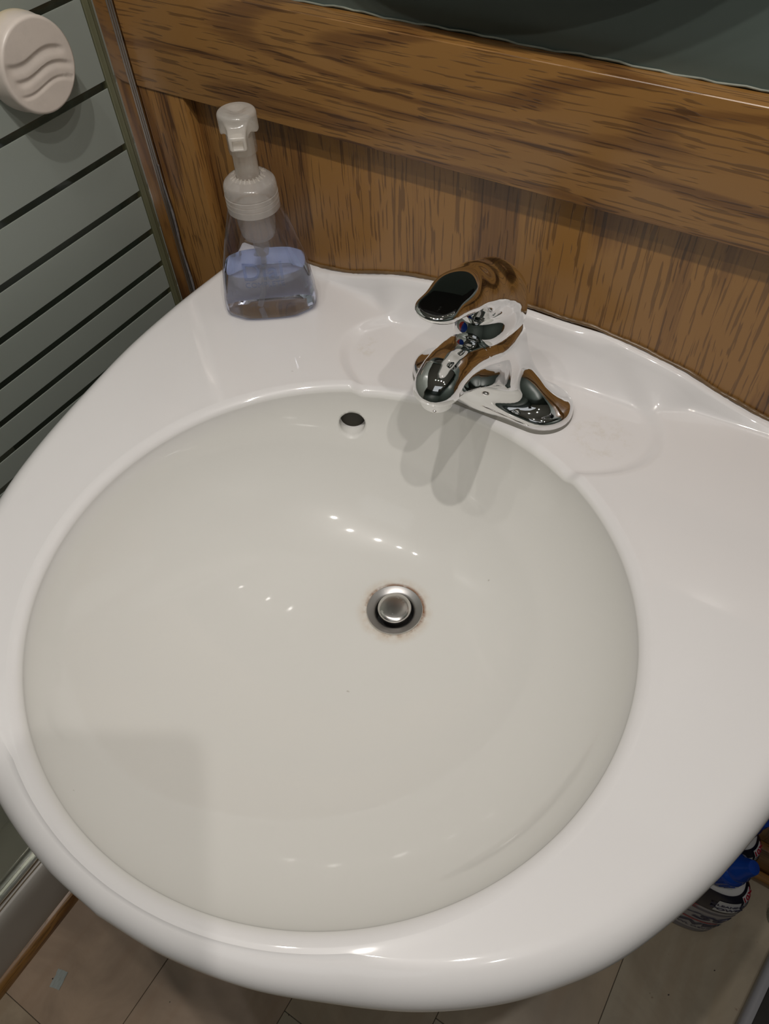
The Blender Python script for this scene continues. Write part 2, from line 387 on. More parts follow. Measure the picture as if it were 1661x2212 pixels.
in_parent(link('frosted_band', box_me(GX - 0.0006, GX + 0.0002, -0.80, -0.0450, DZ + 0.444, DZ + 0.70), M_frost), sd)
o = in_parent(link('edge_seal', box_me(GX - 0.008, GX + 0.0015, -0.0440, -0.0370, DZ - 0.752, DZ + 0.72, 0.001, 1), M_seal), sd)
# round knob with three wave grooves, pushed on the glass
kn = bpy.data.objects
def knob_mesh():
    R, T, n, m = 0.0385, 0.030, 128, 44; rings = []
    def relief(y, z):
        f = lambda u: 0.0042 * math.sin((u + 0.004) * PI / 0.036)
        d = 0.0
        u = y; z0 = z + 0.15 * y
        for c, wd, dep in ((0.0085, 0.0060, 0.0021), (-0.0035, 0.0045, 0.0019), (-0.0155, 0.0028, 0.0013)):
            e = (z0 - c - f(u)); fade = sstep(0.034, 0.024, abs(u + (0.002 if c > 0 else -0.002)))
            # asymmetric groove: steep upper lip, soft floor
            if -wd * 1.6 < e < wd * 0.35:
                q = (e + wd * 1.6) / (wd * 1.95); d -= dep * float(fade) * (math.sin(q ** 2.2 * PI))
        return d
    prof = [(R * 0.93, 0), (R * 0.99, 0.002), (R * 1.03, 0.006), (R * 1.03, 0.012), (R * 1.0, 0.020), (R, T - 0.004), (R * 0.985, T - 0.0015), (R * 0.955, T - 0.0003), (R * 0.93, T)]
    a = np.linspace(0, 2 * PI, n, endpoint=False)
    for r, x in prof: rings.append([(x, r * math.cos(t), r * math.sin(t)) for t in a])
    for j in range(1, m + 1):
        r = R * 0.93 * (1 - j / m) + 1e-5; rings.append([(T + relief(r * math.cos(t), r * math.sin(t)), r * math.cos(t), r * math.sin(t)) for t in a])
    return grid_me(rings, closed_u=True, cap0=True)
o = link('door_knob', knob_mesh(), M_knob, sd); sharp(o, 70); o.location = Vector((GX + 0.0004, -0.131, DZ + 0.2265)) - Vector(sd.location)
o['label'] = 'round off-white knob with a wave relief'
# wall jamb (bright aluminium channel)
jb = thing('door_jamb', 'bright metal wall channel beside the oak stile, holding the shower door', 'door jamb', (-0.458, 0, 0.12))
J = lambda *a, **k: box_me(*a, **k)
in_parent(sharp(link('channel', J(-0.468, -0.4490, -0.0375, 0.0045, DZ - 0.753, DZ + 0.72, bev=0.0009), M_alu)), jb)
for yy in (-0.0155, -0.0182, -0.0209):
    in_parent(link('rib', J(-0.4490, -0.4480, yy - 0.0016, yy, DZ - 0.753, DZ + 0.72, bev=0.0003, seg=1), M_flange), jb)
pts = [(-0.4470 + 0.001 * math.sin(z * 70), -0.0170, z) for z in np.linspace(0.12, DZ + 0.08, 90)]
in_parent(sharp(link('caulk_bead', tube(pts, 0.0026, 8, radii=[0.0030 - 0.0022 * i / 89 + 0.0006 * random.random() for i in range(90)]), M_mould), 80), jb)

# shower base: curb with rounded shoulder, ledge, pan
sb = thing('shower_base', 'beige acrylic shower base curb below the glass door', 'shower base', (-0.50, -0.6, 0))
prof = [(-0.4345, 0.0), (-0.4345, 0.112), (-0.4352, 0.124), (-0.4372, 0.134), (-0.4405, 0.1400), (-0.4445, 0.1425), (-0.50, 0.1440), (-0.535, 0.144), (-0.543, 0.140), (-0.548, 0.125), (-0.556, 0.035), (-0.575, 0.022), (-0.62, 0.018), (XL, 0.018), (XL, 0.0)]
me = grid_me([[(x, y, z) for x, z in prof] for y in (YF, 0.0)], closed_u=True, cap0=True, cap1=True)
in_parent(sharp(link('curb', me, M_curb), 40), sb)
in_parent(link('sealant_line', tube([(-0.4470 + 0.0006 * math.sin(y * 40), y, 0.1428) for y in np.linspace(-1.2, -0.05, 80)], 0.0011, 6), simple('brown_sealant', (0.16, 0.12, 0.07), 0.6, 0.4, 90)), sb)
dt = thing('door_track', 'bright aluminium door track lying on the shower curb', 'door track', (-0.460, -0.6, 0.144))
in_parent(link('track_bed', box_me(-0.4700, -0.4520, -1.4, -0.001, 0.1430, 0.1455), M_flange), dt)
for xx in (-0.4625, -0.4505):
    in_parent(link('track_lip', box_me(xx - 0.0012, xx, -1.4, -0.001, 0.1455, 0.1530), M_alu), dt)
in_parent(link('track_lip', box_me(-0.4712, -0.470, -1.4, -0.001, 0.1430, 0.156), M_flange), dt)
# quarter round along the curb
q = [(-0.4347, 0.0), (-0.4210, 0.0), (-0.4212, 0.006), (-0.4225, 0.012), (-0.4255, 0.0170), (-0.4300, 0.0205), (-0.4347, 0.022)]
tq = struct(link('baseboard_left', grid_me([[(x, y, z) for x, z in q] for y in (YF, -0.03)], closed_u=True, cap0=True, cap1=True), M_oaky)); sharp(tq, 40)

# ------------------------------------------------------------ sink
CB = np.array([-0.004, -0.342]); RB = 0.2290; RF = 0.0095; EX = 0.022; DR = np.array([0.0, -0.259]); RD = 0.0262; DEP = 0.143
half = catmull([(0.358, 0.0), (0.361, -0.06), (0.362, -0.12), (0.357, -0.19), (0.347, -0.255), (0.333, -0.32), (0.318, -0.37), (0.302, -0.41), (0.280, -0.452), (0.257, -0.482), (0.229, -0.510), (0.192, -0.537), (0.150, -0.559), (0.102, -0.580), (0.05, -0.5935), (0.0, -0.599)], 12)
left = catmull([(-0.358, 0.0), (-0.362, -0.06), (-0.364, -0.12), (-0.362, -0.19), (-0.354, -0.255), (-0.343, -0.32), (-0.331, -0.37), (-0.317, -0.41), (-0.297, -0.454), (-0.273, -0.486), (-0.243, -0.517), (-0.203, -0.546), (-0.155, -0.570), (-0.102, -0.587), (-0.05, -0.5965), (0.0, -0.599)], 12)
outl = np.concatenate([half, left[::-1][1:]])
NA = 840
def out_rho(th):
    d = np.array([math.cos(th), math.sin(th)])
    best = 9
    if d[1] > 1e-6:
        t = -CB[1] / d[1]
        if abs(CB[0] + t * d[0]) <= 0.358: return t
    a = OA; b_ = OB
    e = b_ - a; den = d[0] * e[:, 1] - d[1] * e[:, 0]; w = a - CB
    t = (w[:, 0] * e[:, 1] - w[:, 1] * e[:, 0]) / den; u = (w[:, 0] * d[1] - w[:, 1] * d[0]) / den
    ok = (t > 0) & (u >= -1e-6) & (u <= 1 + 1e-6)
    return t[ok].min()
OA, OB = outl[:-1], outl[1:]
TH = np.linspace(0, 2 * PI, NA, endpoint=False) + PI / 2
# make sure the two back corners are hit exactly
RHO = []
for th in TH: RHO.append(out_rho(th))
RHO = np.array(RHO)
HB = ([0, .05, .1, .135, .155, .175, .195, .215, .235, .26, .30, .36], [.0445, .043, .0375, .0315, .0275, .0205, .0145, .009, .0055, .0045, .004, .0035])
def deck_z(X, Y):
    d = np.clip(-Y, 0, None); aX = np.abs(X)
    hb = interp(aX, *HB); hb = 0.25 * (interp(aX - .012, *HB) + 2 * hb + interp(aX + .012, *HB))
    df = 0.0375 - 0.0185 * sstep(0.135, 0.175, aX)
    t = np.clip((df - d) / (df - 0.0075), 0, 1)
    s = np.where(d < 0.0075, 1.0, 1 - (1 - t ** 1.75))
    # softened lip: blend near d=.0075
    lip = sstep(0.0, 0.010, d); s = np.where(t >= 1, 1.0, s)
    s2 = np.clip((df - d - 0.003) / (df - 0.0105), 0, 1) ** 1.75
    s = 0.5 * s + 0.5 * np.where(d < 0.0105, 1.0, s2)
    z = hb * s
    # faucet ledge, slightly sunken
    q = (aX / 0.158) ** 2.6 + ((Y + 0.075) / 0.074) ** 2
    rec = 1 - sstep(0.88, 1.14, q)
    return z - 0.0060 * rec
def bowl_prof(t, n=2.15, m=0.70): return -(1 - np.clip(t, 0, 1) ** n) ** m
rows = []
# outer edge roll
near_wall = np.clip(-(CB[1] + RHO * np.sin(TH)) / 0.035, 0, 1); EL = 1 + EX * np.cos(TH) ** 2
rr = 0.003 + (np.minimum(0.024, (RHO - (RB + RF + 0.001) * EL) * 0.9) - 0.003) * sstep(0, 1, near_wall)
cx, sx_ = np.cos(TH), np.sin(TH)
def ring(rho, z): return np.stack([CB[0] + rho * cx, CB[1] + rho * sx_, z + DZ + 0 * TH], -1)
edge_drop = 0.0
dz_edge = deck_z(CB[0] + (RHO - rr) * cx, CB[1] + (RHO - rr) * sx_)
rows.append(ring(RHO - 0.040, -0.060)); rows.append(ring(RHO - 0.024, -0.056)); rows.append(ring(RHO - 0.012, -0.048)); rows.append(ring(RHO - 0.004, -0.037))
for i in range(0, 11):
    a = PI / 2 * i / 10
    rows.append(ring(RHO - rr * (1 - math.cos(a)), dz_edge - rr * (1 - math.sin(a)) * 1.0))
rim_o = (RB + RF) * EL
ND = 84
inner = RHO - rr
for i in range(1, ND + 1):
    u = 1 - (1 - i / ND) ** 1.5; rho = inner + (rim_o - inner) * u
    X, Y = CB[0] + rho * cx, CB[1] + rho * sx_
    z = deck_z(X, Y); e = rho - rim_o
    z = z + 0.00015 * np.exp(-(e / 0.004) ** 2)
    # fade any backsplash/roll mismatch
    rows.append(np.stack([X, Y, z + DZ], -1))
zr = rows[-1][:, 2] - DZ
for i in range(1, 13):
    a = PI / 2 * i / 12; rho = (RB + RF * (1 - math.sin(a))) * EL; rows.append(ring(rho, zr - 0.0075 * (1 - math.cos(a)) ** 0.78))
NB = 110
for i in range(1, NB + 1):
    u = i / NB; t = 1 - u ** 1.7 if u < 1 else 0.0
    s = 1 - t; C = CB + (DR - CB) * s; R = (RB + (RD - RB) * s) * (1 + (EL - 1) * (1 - s))
    fade = max(0.0, 1 - s / 0.12) ** 2
    z = (zr - 0.0075) * fade + (-0.0075) * (1 - fade) + (DEP - 0.0075) * bowl_prof(t, 2.15, 0.70 - 0.09 * sx_)
    rows.append(np.stack([C[0] + R * cx, C[1] + R * sx_, z + DZ], -1))
rows.append(np.stack([DR[0] + RD * cx, DR[1] + RD * sx_, DZ - DEP - 0.02 + 0 * TH], -1))
sink_rows = np.array(rows)
# underside shell
und = []
for s, off in ((1.0, 0.020), (0.8, 0.016), (0.5, 0.014), (0.3, 0.014), (0.12, 0.014), (0.03, 0.014)):
    C = CB + (DR - CB) * s; R = RB + (RD - RB) * s + off
    und.append(np.stack([C[0] + R * cx, C[1] + R * sx_, DZ + min(-0.05, -0.0065 + (DEP - 0.0065) * float(bowl_prof(1 - s)) - 0.016) + 0 * TH], -1))
und.append(ring(RB + 0.016, -0.045)); und.append(ring(RHO - 0.042, -0.052))
sk = thing('sink', 'large white porcelain sink with round bowl and raised arched back, in the centre', 'sink', (0, -0.342, 0))
me = grid_me(np.concatenate([np.array(und), sink_rows]), closed_u=True)
# overflow hole
HC = Vector((-0.1190, -0.1395, DZ - 0.0450)); HR = 0.0136
ax = Vector((0.48, -0.80, 0.10)).normalized()
bm = bmesh.new(); bm.from_mesh(me)
def hproj(co):
    v = co - HC; a = v.dot(ax); return (v - ax * a), a
dele = [f for f in bm.faces if (lambda r: r[0].length < HR and abs(r[1]) < 0.02)(hproj(f.calc_center_median())) and len(f.verts) == 4 and f.calc_center_median().z < DZ - 0.012
        and math.hypot(f.calc_center_median().x - CB[0], f.calc_center_median().y - CB[1]) < RB + 0.004]
# keep only the inner (visible) shell faces
dele = [f for f in dele if f.verts[0].index >= NA * len(und)]
bmesh.ops.delete(bm, geom=dele, context='FACES')
bed = [e for e in bm.edges if e.is_boundary and all(hproj(v.co)[0].length < HR * 1.6 and abs(hproj(v.co)[1]) < 0.03 for v in e.verts) and all(v.index >= NA * len(und) for v in e.verts)]
bv = set(v for e in bed for v in e.verts)
for v in bv:
    r, a = hproj(v.co); v.co = HC + r.normalized() * HR + ax * a
ex = bmesh.ops.extrude_edge_only(bm, edges=bed)
for v in [g for g in ex['geom'] if isinstance(g, bmesh.types.BMVert)]: 
    r, a = hproj(v.co); v.co = HC + r * 0.93 + ax * (a - 0.005)
ex2 = bmesh.ops.extrude_edge_only(bm, edges=[g for g in ex['geom'] if isinstance(g, bmesh.types.BMEdge)])
for v in [g for g in ex2['geom'] if isinstance(g, bmesh.types.BMVert)]:
    r, a = hproj(v.co); v.co = HC + r * 0.97 + ax * (a - 0.018)
loop = [g for g in ex2['geom'] if isinstance(g, bmesh.types.BMEdge)]
try: bmesh.ops.holes_fill(bm, edges=loop, sides=0)
except Exception: pass
bmesh.ops.recalc_face_normals(bm, faces=bm.faces)
bm.to_mesh(me); bm.free()
basin = in_parent(link('basin', me, M_porc, smooth=True), sk)
ov = lathe([(HR * 0.93, 0), (HR * 0.93, 0.0008)], 32); ov.transform(Matrix.Translation(HC - ax * 0.0034) @ ax.to_track_quat('Z', 'Y').to_matrix().to_4x4())  # dark disc inside the overflow hole, standing in for its shade
ovo = in_parent(link('overflow_shade', ov, simple('painted_hole_shade', (0.03, 0.025, 0.015), 0.5, 0.3, 60)), sk)
ped = lathe([(0.13, 0.0), (0.135, 0.02), (0.115, 0.06), (0.085, 0.15), (0.075, 0.4), (0.085, 0.62), (0.12, 0.735)], 64)
for v in ped.vertices: v.co.y = v.co.y * 0.9 - 0.255
in_parent(link('pedestal', ped, M_porc, smooth=True), sk)
# brown caulk where the back of the sink meets the panelling
pts = []
for x in np.linspace(-0.355, 0.355, 240):
    pts.append((x, -0.0012, DZ + float(deck_z(np.array(x), np.array(-0.001))) + 0.0012 + 0.0005 * math.sin(x * 130) + 0.0005 * random.random()))
cb = in_parent(link('caulk_line', tube(pts, 0.0018, 8, radii=[0.0016 + 0.0007 * random.random() for _ in pts]), M_caulk), sk); sharp(cb, 80)

# pop-up drain
dn = thing('sink_drain', 'round metal pop-up drain stopper at the bottom of the bowl', 'drain', (DR[0], DR[1], DZ - DEP))
fl_ = lathe([(0.0262, -0.010), (0.0268, -0.001), (0.0275, 0.0006), (0.0268, 0.0016), (0.0255, 0.0013), (0.0210, 0.0001), (0.0192, -0.0008), (0.0184, -0.0020), (0.0180, -0.025)], 96, cap0=False, cap1=False)
sharp(link('flange', fl_, M_flange, dn), 50)['label'] = 'dark worn metal ring'
sharp(link('flange_rim', lathe([(0.0262, 0.0011), (0.0268, 0.0018), (0.0275, 0.0010), (0.0276, 0.0)], 96, cap0=False, cap1=False), M_steel, dn), 80)
st_ = lathe([(0.0135, -0.020), (0.0150, -0.002), (0.0158, 0.0020), (0.0163, 0.0032), (0.0163, 0.0045), (0.0155, 0.0056), (0.0120, 0.0065), (0.007, 0.0070), (0.0002, 0.0072)], 96)
sharp(link('stopper', st_, M_steel, dn), 50)['label'] = 'brushed steel stopper disc'
link('throat', lathe([(0.0179, -0.0215), (0.0179, -0.0205)], 32), M_blk, dn)

# ------------------------------------------------------------ faucet
fc = thing('faucet', 'chrome single-lever faucet standing on the back ledge of the sink', 'faucet', (0, -0.077, DZ - 0.0060))
# local frame: x = X, y = Y + 0.077, z = height above ledge
def poly_sd(y, z, pts):
    pts = np.array(pts); n = len(pts); d = np.full(y.shape, 9.0); ins = np.zeros(y.shape, bool)
    for i in range(n):
        a, b = pts[i], pts[(i + 1) % n]; e = b - a
        wy, wz = y - a[0], z - a[1]; t = np.clip((wy * e[0] + wz * e[1]) / (e @ e), 0, 1)
        d = np.minimum(d, (wy - t * e[0]) ** 2 + (wz - t * e[1]) ** 2)
        c = ((a[1] <= z) != (b[1] <= z)); xx = a[0] + (z - a[1]) / (e[1] if abs(e[1]) > 1e-12 else 1e-12) * e[0]
        ins ^= c & (y < xx)
    return np.where(ins, -1, 1) * np.sqrt(d)
def f_body(p):
    x, y, z = p[..., 0], p[..., 1], p[..., 2]; ax_ = np.abs(x)
    hl, r = 0.0795, 0.0285
    q = np.hypot(np.maximum(ax_ - (hl - r), 0), y) - r
    plate = smax(q, z - 0.013, 0.006); plate = np.maximum(plate, 0.003 - z)
    pa = np.stack([ax_, y, z], -1)
    wing = sd_capsule(pa, (0.055, 0, 0.004), (0.0, 0.0, 0.044), 0.0165, 0.0235)
    col = sd_capsule(p, (0, 0.0, 0.02), (0, -0.010, 0.082), 0.0270, 0.0268)
    col = np.maximum(col, z - 0.094 - 0.12 * y)
    d = smin(plate, wing, 0.016); d = smin(d, col, 0.018)
    # spout
    c = catmull([(0.010, 0.035), (-0.03, 0.062), (-0.07, 0.083), (-0.10, 0.093), (-0.113, 0.094)], 5)
    hw = np.interp(-y, [-0.02, 0.03, 0.07, 0.115], [0.026, 0.0245, 0.0205, 0.0185])
    top = np.interp(-y, [-0.03, 0.02, 0.05, 0.07, 0.085, 0.098, 0.110, 0.124], [0.080, 0.089, 0.1010, 0.1075, 0.1105, 0.1105, 0.1060, 0.0985]); top = (top + np.interp(-y + 0.004, [0.05, 0.07, 0.085, 0.098, 0.110, 0.124], [0.1010, 0.1075, 0.1105, 0.1105, 0.1060, 0.0985]) * (-y > 0.054) + top * (-y <= 0.054)) / 2
    bot = np.interp(-y, [-0.03, 0.02, 0.05, 0.075, 0.095, 0.12], [0.0, 0.034, 0.056, 0.072, 0.0835, 0.0860])
    top = top - (x / 0.02) ** 2 * 0.004; bot = bot + (x / 0.02) ** 2 * 0.002 * np.clip((0.09 + y) / 0.05, 0, 1)
    side = ax_ - hw
    nose = np.hypot(np.maximum(-y - 0.104, 0), x) - 0.0188; nose = np.where(-y > 0.104, nose, side)
    sp = smax(smax(nose, z - top, 0.013), bot - z, 0.0025); sp = smax(sp, y - 0.01, 0.01)
    d = smin(d, sp, 0.012)
    return np.maximum(d, 0.0028 - z)
me = sd_mesh(f_body, (-0.088, -0.132, -0.002), (0.088, 0.036, 0.125), 0.00145)
link('body', me, M_chrome, fc)
def f_handle(p):
    x, y, z = p[..., 0], p[..., 1], p[..., 2]; ax_ = np.abs(x)
    a = [(0, -0.012, 0.103, 0.0262), (0, -0.011, 0.117, 0.0245), (0, -0.022, 0.130, 0.0215), (0, -0.048, 0.1450, 0.0192), (0, -0.075, 0.1550, 0.0183), (0, -0.104, 0.1610, 0.0176)]
    d = None
    for i in range(len(a) - 1):
        c = sd_capsule(p, a[i][:3], a[i + 1][:3], a[i][3], a[i + 1][3]); d = c if d is None else smin(d, c, 0.012)
    # flat cut on top of the lever end, and flat underside
    pl = (z - 0.1700) + 0.02 * (-y - 0.060); cut = smax(d, pl, 0.0022)
    und = (0.1480 + 0.30 * (-y - 0.07)) - z; w = sstep(0.030, 0.075, -y)
    cut = smax(cut, und * w - 0.02 * (1 - w), 0.008)
    # skirt over the spout root
    sk_ = sd_capsule(p, (0, -0.012, 0.100), (0, -0.030, 0.098), 0.0255, 0.0235)
    cut = smin(cut, sk_, 0.010)
    base = (0.0975 + 0.08 * (y + 0.012)) - z
    return smax(cut, base, 0.002)
me = sd_mesh(f_handle, (-0.034, -0.146, 0.088), (0.034, 0.022, 0.188), 0.00125)
o = link('lever_handle', me, M_chrome, fc); o['label'] = 'arched chrome lever with flat-cut tip'
# seat ring between handle and body
link('seat_ring', lathe([(0.0235, 0.088), (0.0240, 0.0985)], 48, 0, -0.012, cap0=False, cap1=False), M_blk, fc)
o = sharp(link('aerator', lathe([(0.0122, 0.0880), (0.0130, 0.0860), (0.0132, 0.0752), (0.0122, 0.0740), (0.0100, 0.0740), (0.0096, 0.0790)], 48, 0, -0.1035, cap0=False), M_chrome, fc), 50)
gk = []
for zz, e in ((0.0, 0.0008), (0.0042, 0.0004)):
    ring_ = []
    for i in range(96):
        a = 2 * PI * i / 96; c, s = math.cos(a), math.sin(a); r = 0.0290 + e; ring_.append(((0.0510 if c > 0 else -0.0510) + r * c, r * s, zz))
    gk.append(ring_)
link('gasket', grid_me(gk, closed_u=True, cap0=True, cap1=True), M_rub, fc)['label'] = 'grey gasket under the base plate'
# hot/cold dot
def surf_front(f, x, z):
    lo_, hi_ = -0.15, 0.0
    ys = np.linspace(-0.16, 0.0, 800); P = np.stack([np.full(800, x), ys, np.full(800, z)], -1); v = f(P)
    i = np.argmax(v < 0); return ys[i]
zd = 0.1089; yd = surf_front(f_handle, -0.0071, zd)
P0 = np.array([-0.0071, yd, zd]); e = 3e-4
g = np.array([f_handle((P0 + e * np.eye(3)[i])[None])[0] - f_handle((P0 - e * np.eye(3)[i])[None])[0] for i in range(3)]); g /= np.linalg.norm(g)
for nm, sgn, mm in (('hot_mark', -1, M_red), ('cold_mark', 1, M_blu)):
    bm = bmesh.new(); bmesh.ops.create_uvsphere(bm, u_segments=24, v_segments=12, radius=0.0044)
    bmesh.ops.bisect_plane(bm, geom=list(bm.verts) + list(bm.edges) + list(bm.faces), plane_co=(0, 0, 0), plane_no=(-sgn, 0, 0), clear_outer=True)
    for v in bm.verts: v.co.z *= 0.5
    o = link(nm, from_bm(bm), mm, fc, smooth=True)
    o.matrix_local = Matrix.Translation(Vector(P0 - g * 0.0003)) @ Vector(g).to_track_quat('Z', 'Y').to_matrix().to_4x4()

# ------------------------------------------------------------ soap dispenser
sdp = thing('soap_dispenser', 'clear foaming soap pump bottle with pale blue liquid on the sink corner', 'soap dispenser', (-0.2585, -0.0765, DZ + 0.0006), math.radians(36))
def sup(a, b, n, k=72, z=0.0, chop=0.0):
    r = []
    for i in range(k):
        t = 2 * PI * i / k; c, s = math.cos(t), math.sin(t)
        x = a * (abs(c) ** (2 / n)) * (1 if c >= 0 else -1); y = b * (abs(s) ** (2 / n)) * (1 if s >= 0 else -1)
        m = (abs(x) / a + abs(y) / b); lim = 1.62 - chop
        if m > lim: x *= lim / m; y *= lim / m
        r.append((x, y, z))
    return r
BP = [(0.0, .0420, .0235, 2.8), (.002, .0448, .0262, 2.9), (.008, .0480, .0285, 3.1), (.020, .0474, .0288, 3.1), (.050, .0428, .0272, 3.0), (.080, .0350, .0252, 2.6), (.105, .0278, .0232, 2.3), (.116, .0245, .0222, 2.1), (.121, .0222, .0215, 2.0), (.134, .0205, .0205, 2.0)]
def bshape(z, sh=0.0, chop=0.12):
    zs = [b[0] for b in BP]; return sup(np.interp(z, zs, [b[1] for b in BP]) - sh, np.interp(z, zs, [b[2] for b in BP]) - sh, np.interp(z, zs, [b[3] for b in BP]), z=z, chop=chop * (1 - z / 0.13))
zs = [0, .001, .002, .004, .008, .014, .02, .03, .04, .05, .06, .07, .08, .09, .1, .108, .116, .121, .134]
sharp(link('bottle', grid_me([bshape(z) for z in zs], closed_u=True, cap0=True), M_bottle, sdp), 22)
zl = [z for z in zs if z < 0.05] + [0.052]
zl = [0.0022] + [z for z in zl if z > 0.003]
sharp(link('liquid', grid_me([bshape(z, 0.0016) for z in zl], closed_u=True, cap0=True, cap1=True), M_liquid, sdp), 22)
# embossed wording on the front of the bottle
def on_bottle(z0):
    def w(x, y, d):
        z = z0 + y; zs_ = [b[0] for b in BP]; a = np.interp(z, zs_, [b[1] for b in BP]); b_ = np.interp(z, zs_, [b[2] for b in BP]); n = np.interp(z, zs_, [b[3] for b in BP])
        yy = -b_ * (max(0, 1 - (abs(x) / a) ** n)) ** (1 / n); return (x, yy - 0.0002 - d, z)
    return w
M_emb = mix_clear('embossed_clear_plastic', (0.74, 0.80, 0.93), 0.05, 1.9)
link('embossed_name', text_me('Dial', 0.026, 0.0004, bold=0.0002, warp=on_bottle(0.058)), M_emb, sdp)
link('embossed_wording', text_me('COMPLETE', 0.0080, 0.0003, warp=on_bottle(0.0445)), M_emb, sdp)
cap = [(0.0242, .112), (0.0250, .1125), (0.0250, .1185), (0.0240, .1190), (0.0250, .1195), (0.0250, .1230), (0.0241, .1235), (0.0250, .1240), (0.0250, .1275), (0.0240, .1282), (0.0248, .1290), (0.0247, .1340), (0.0240, .1375), (0.0226, .1392), (0.0216, .1396), (0.0190, .1425), (0.0150, .1442), (0.0135, .1442), (0.0128, .1436), (0.0112, .1436)]
sharp(link('collar', lathe(cap, 72, cap0=False, cap1=False), M_pp, sdp), 40)
for i in range(22):
    a = 2 * PI * i / 22
    if abs(math.sin(a)) < 0.25: continue
    bm = bmesh.new(); bmesh.ops.create_cube(bm, size=1)
    for v in bm.verts: v.co = Vector((0.0145 + v.co.x * 0.0045, v.co.y * 0.0010, 0.1440 + v.co.z * 0.0012 - (v.co.x) * 0.0018))
    me = from_bm(bm); me.transform(Matrix.Rotation(a, 4, 'Z'))
    if i == 0 or True: link('collar_tooth', me, M_pp, sdp)
sharp(link('foam_chamber', lathe([(0.0185, .113), (0.0185, .100), (0.0175, .088), (0.0150, .083), (0.0085, .0815), (0.0075, .070), (0.0060, .062), (0.0035, .060)], 48), M_pp2, sdp), 40)
sharp(link('dip_tube', tube([(0.000, 0, .062), (-0.001, 0.001, .045), (-0.006, 0.004, .02), (-0.012, 0.006, .004)], 0.0028, 12), M_pp2, sdp), 50)
sharp(link('stem', lathe([(0.0108, .140), (0.0108, .180)], 48, cap0=False, cap1=False), M_pp, sdp), 50)
sharp(link('stem_sleeve', lathe([(0.0128, .166), (0.0130, .1665), (0.0128, .190)], 48, cap0=False, cap1=False), M_pp2, sdp), 50)
def head_sd(p):
    x, y, z = p[..., 0], p[..., 1], p[..., 2]
    r = np.hypot(x, y)
    d = smax(r - 0.0172, z - 0.2015, 0.004); d = np.maximum(d, 0.1845 - z)
    # finger dish
    d = smax(d, 0.0115 - np.sqrt(x * x + (y) ** 2 + (z - 0.2095) ** 2), 0.002)
    # scalloped skirt: higher on the flanks
    d = np.maximum(d, (0.1840 + 0.006 * sstep(0.009, 0.017, np.abs(x)) * 0 + 0.004 * sstep(-0.004, -0.014, y)) - z)
    # nozzle chute
    q = np.stack([x, y, z], -1)
    w = 0.0092 - 0.10 * (-y - 0.010); s = np.abs(x) - np.clip(w, 0.0058, 0.012)
    t = 0.1995 - 0.42 * np.clip(-y - 0.006, 0, 1); nz = smax(smax(s, z - t, 0.002), (t - 0.0115) - z, 0.002); nz = smax(smax(nz, -y - 0.0285, 0.0015), y, 0.002)
    d = smin(d, nz, 0.004)
    # nozzle bore
    bore = np.maximum(np.maximum(np.abs(x) - 0.0046, np.abs(z - (t - 0.0062)) - 0.0036), np.abs(y + 0.026) - 0.006)
    return np.maximum(d, -bore)
link('pump_head', sd_mesh(head_sd, (-0.021, -0.033, 0.178), (0.021, 0.021, 0.205), 0.0009), M_pp, sdp)

# ------------------------------------------------------------ cleaner bottles on the floor
M_cbody = simple('white_bottle_plastic', (0.72, 0.72, 0.74), 0.3, 0.03, 20)
M_navy = simple('navy_label', (0.006, 0.007, 0.022), 0.3, 0.2, 20)
M_silver = simple('pale_label', (0.45, 0.43, 0.46), 0.3, 0.15, 14)
M_lgrey = simple('grey_blue_label', (0.13, 0.13, 0.19), 0.3, 0.3, 9)
M_blue = simple('blue_cap_plastic', (0.006, 0.05, 0.32), 0.18, 0.1, 20)
M_white = simple('white_print', (0.75, 0.75, 0.78), 0.4, 0.02, 20)
M_navyt = simple('navy_print', (0.012, 0.014, 0.07), 0.4, 0.1, 20); M_redt = simple('red_print', (0.42, 0.015, 0.04), 0.4, 0.1, 20)
CP = [(0.0, .046, .025), (.003, .052, .029), (.012, .055, .031), (.06, .056, .0315), (.14, .057, .0315), (.175, .055, .0310), (.200, .047, .0285), (.214, .037, .026), (.225, .027, .0225), (.233, .0195, .0180), (.241, .0180, .0180), (.250, .0175, .0175)]
def cval(z): z_ = [c[0] for c in CP]; return np.interp(z, z_, [c[1] for c in CP]), np.interp(z, z_, [c[2] for c in CP])
def csurf(z, th, off=0.0):
    a, b = cval(z); a += off; b += off; n = 2.3; c, s = math.cos(th), math.sin(th)
    lean = 0.004 * float(sstep(0.18, 0.236, z))
    return (a * abs(c) ** (2 / n) * (1 if c >= 0 else -1) + lean, b * abs(s) ** (2 / n) * (1 if s >= 0 else -1), z)
def cpatch(th0, th1, z0, z1, off, n=20, skew=0.0):
    rows_ = []
    for j in range(9):
        z = z0 + (z1 - z0) * j / 8; rows_.append([csurf(z, th0 + (th1 - th0) * i / n + skew * (j / 8 - 0.5), off) for i in range(n + 1)])
    return grid_me(rows_)
def ctext(s, size, th0, z0, off=0.0016, **k):
    def w(x, y, d):
        a, b = cval(z0); r = 0.5 * (a + b)
        th = th0 + x / r; return csurf(min(z0 + y, 0.249), th, off + d)
    return text_me(s, size, 0.0001, warp=w, **k)
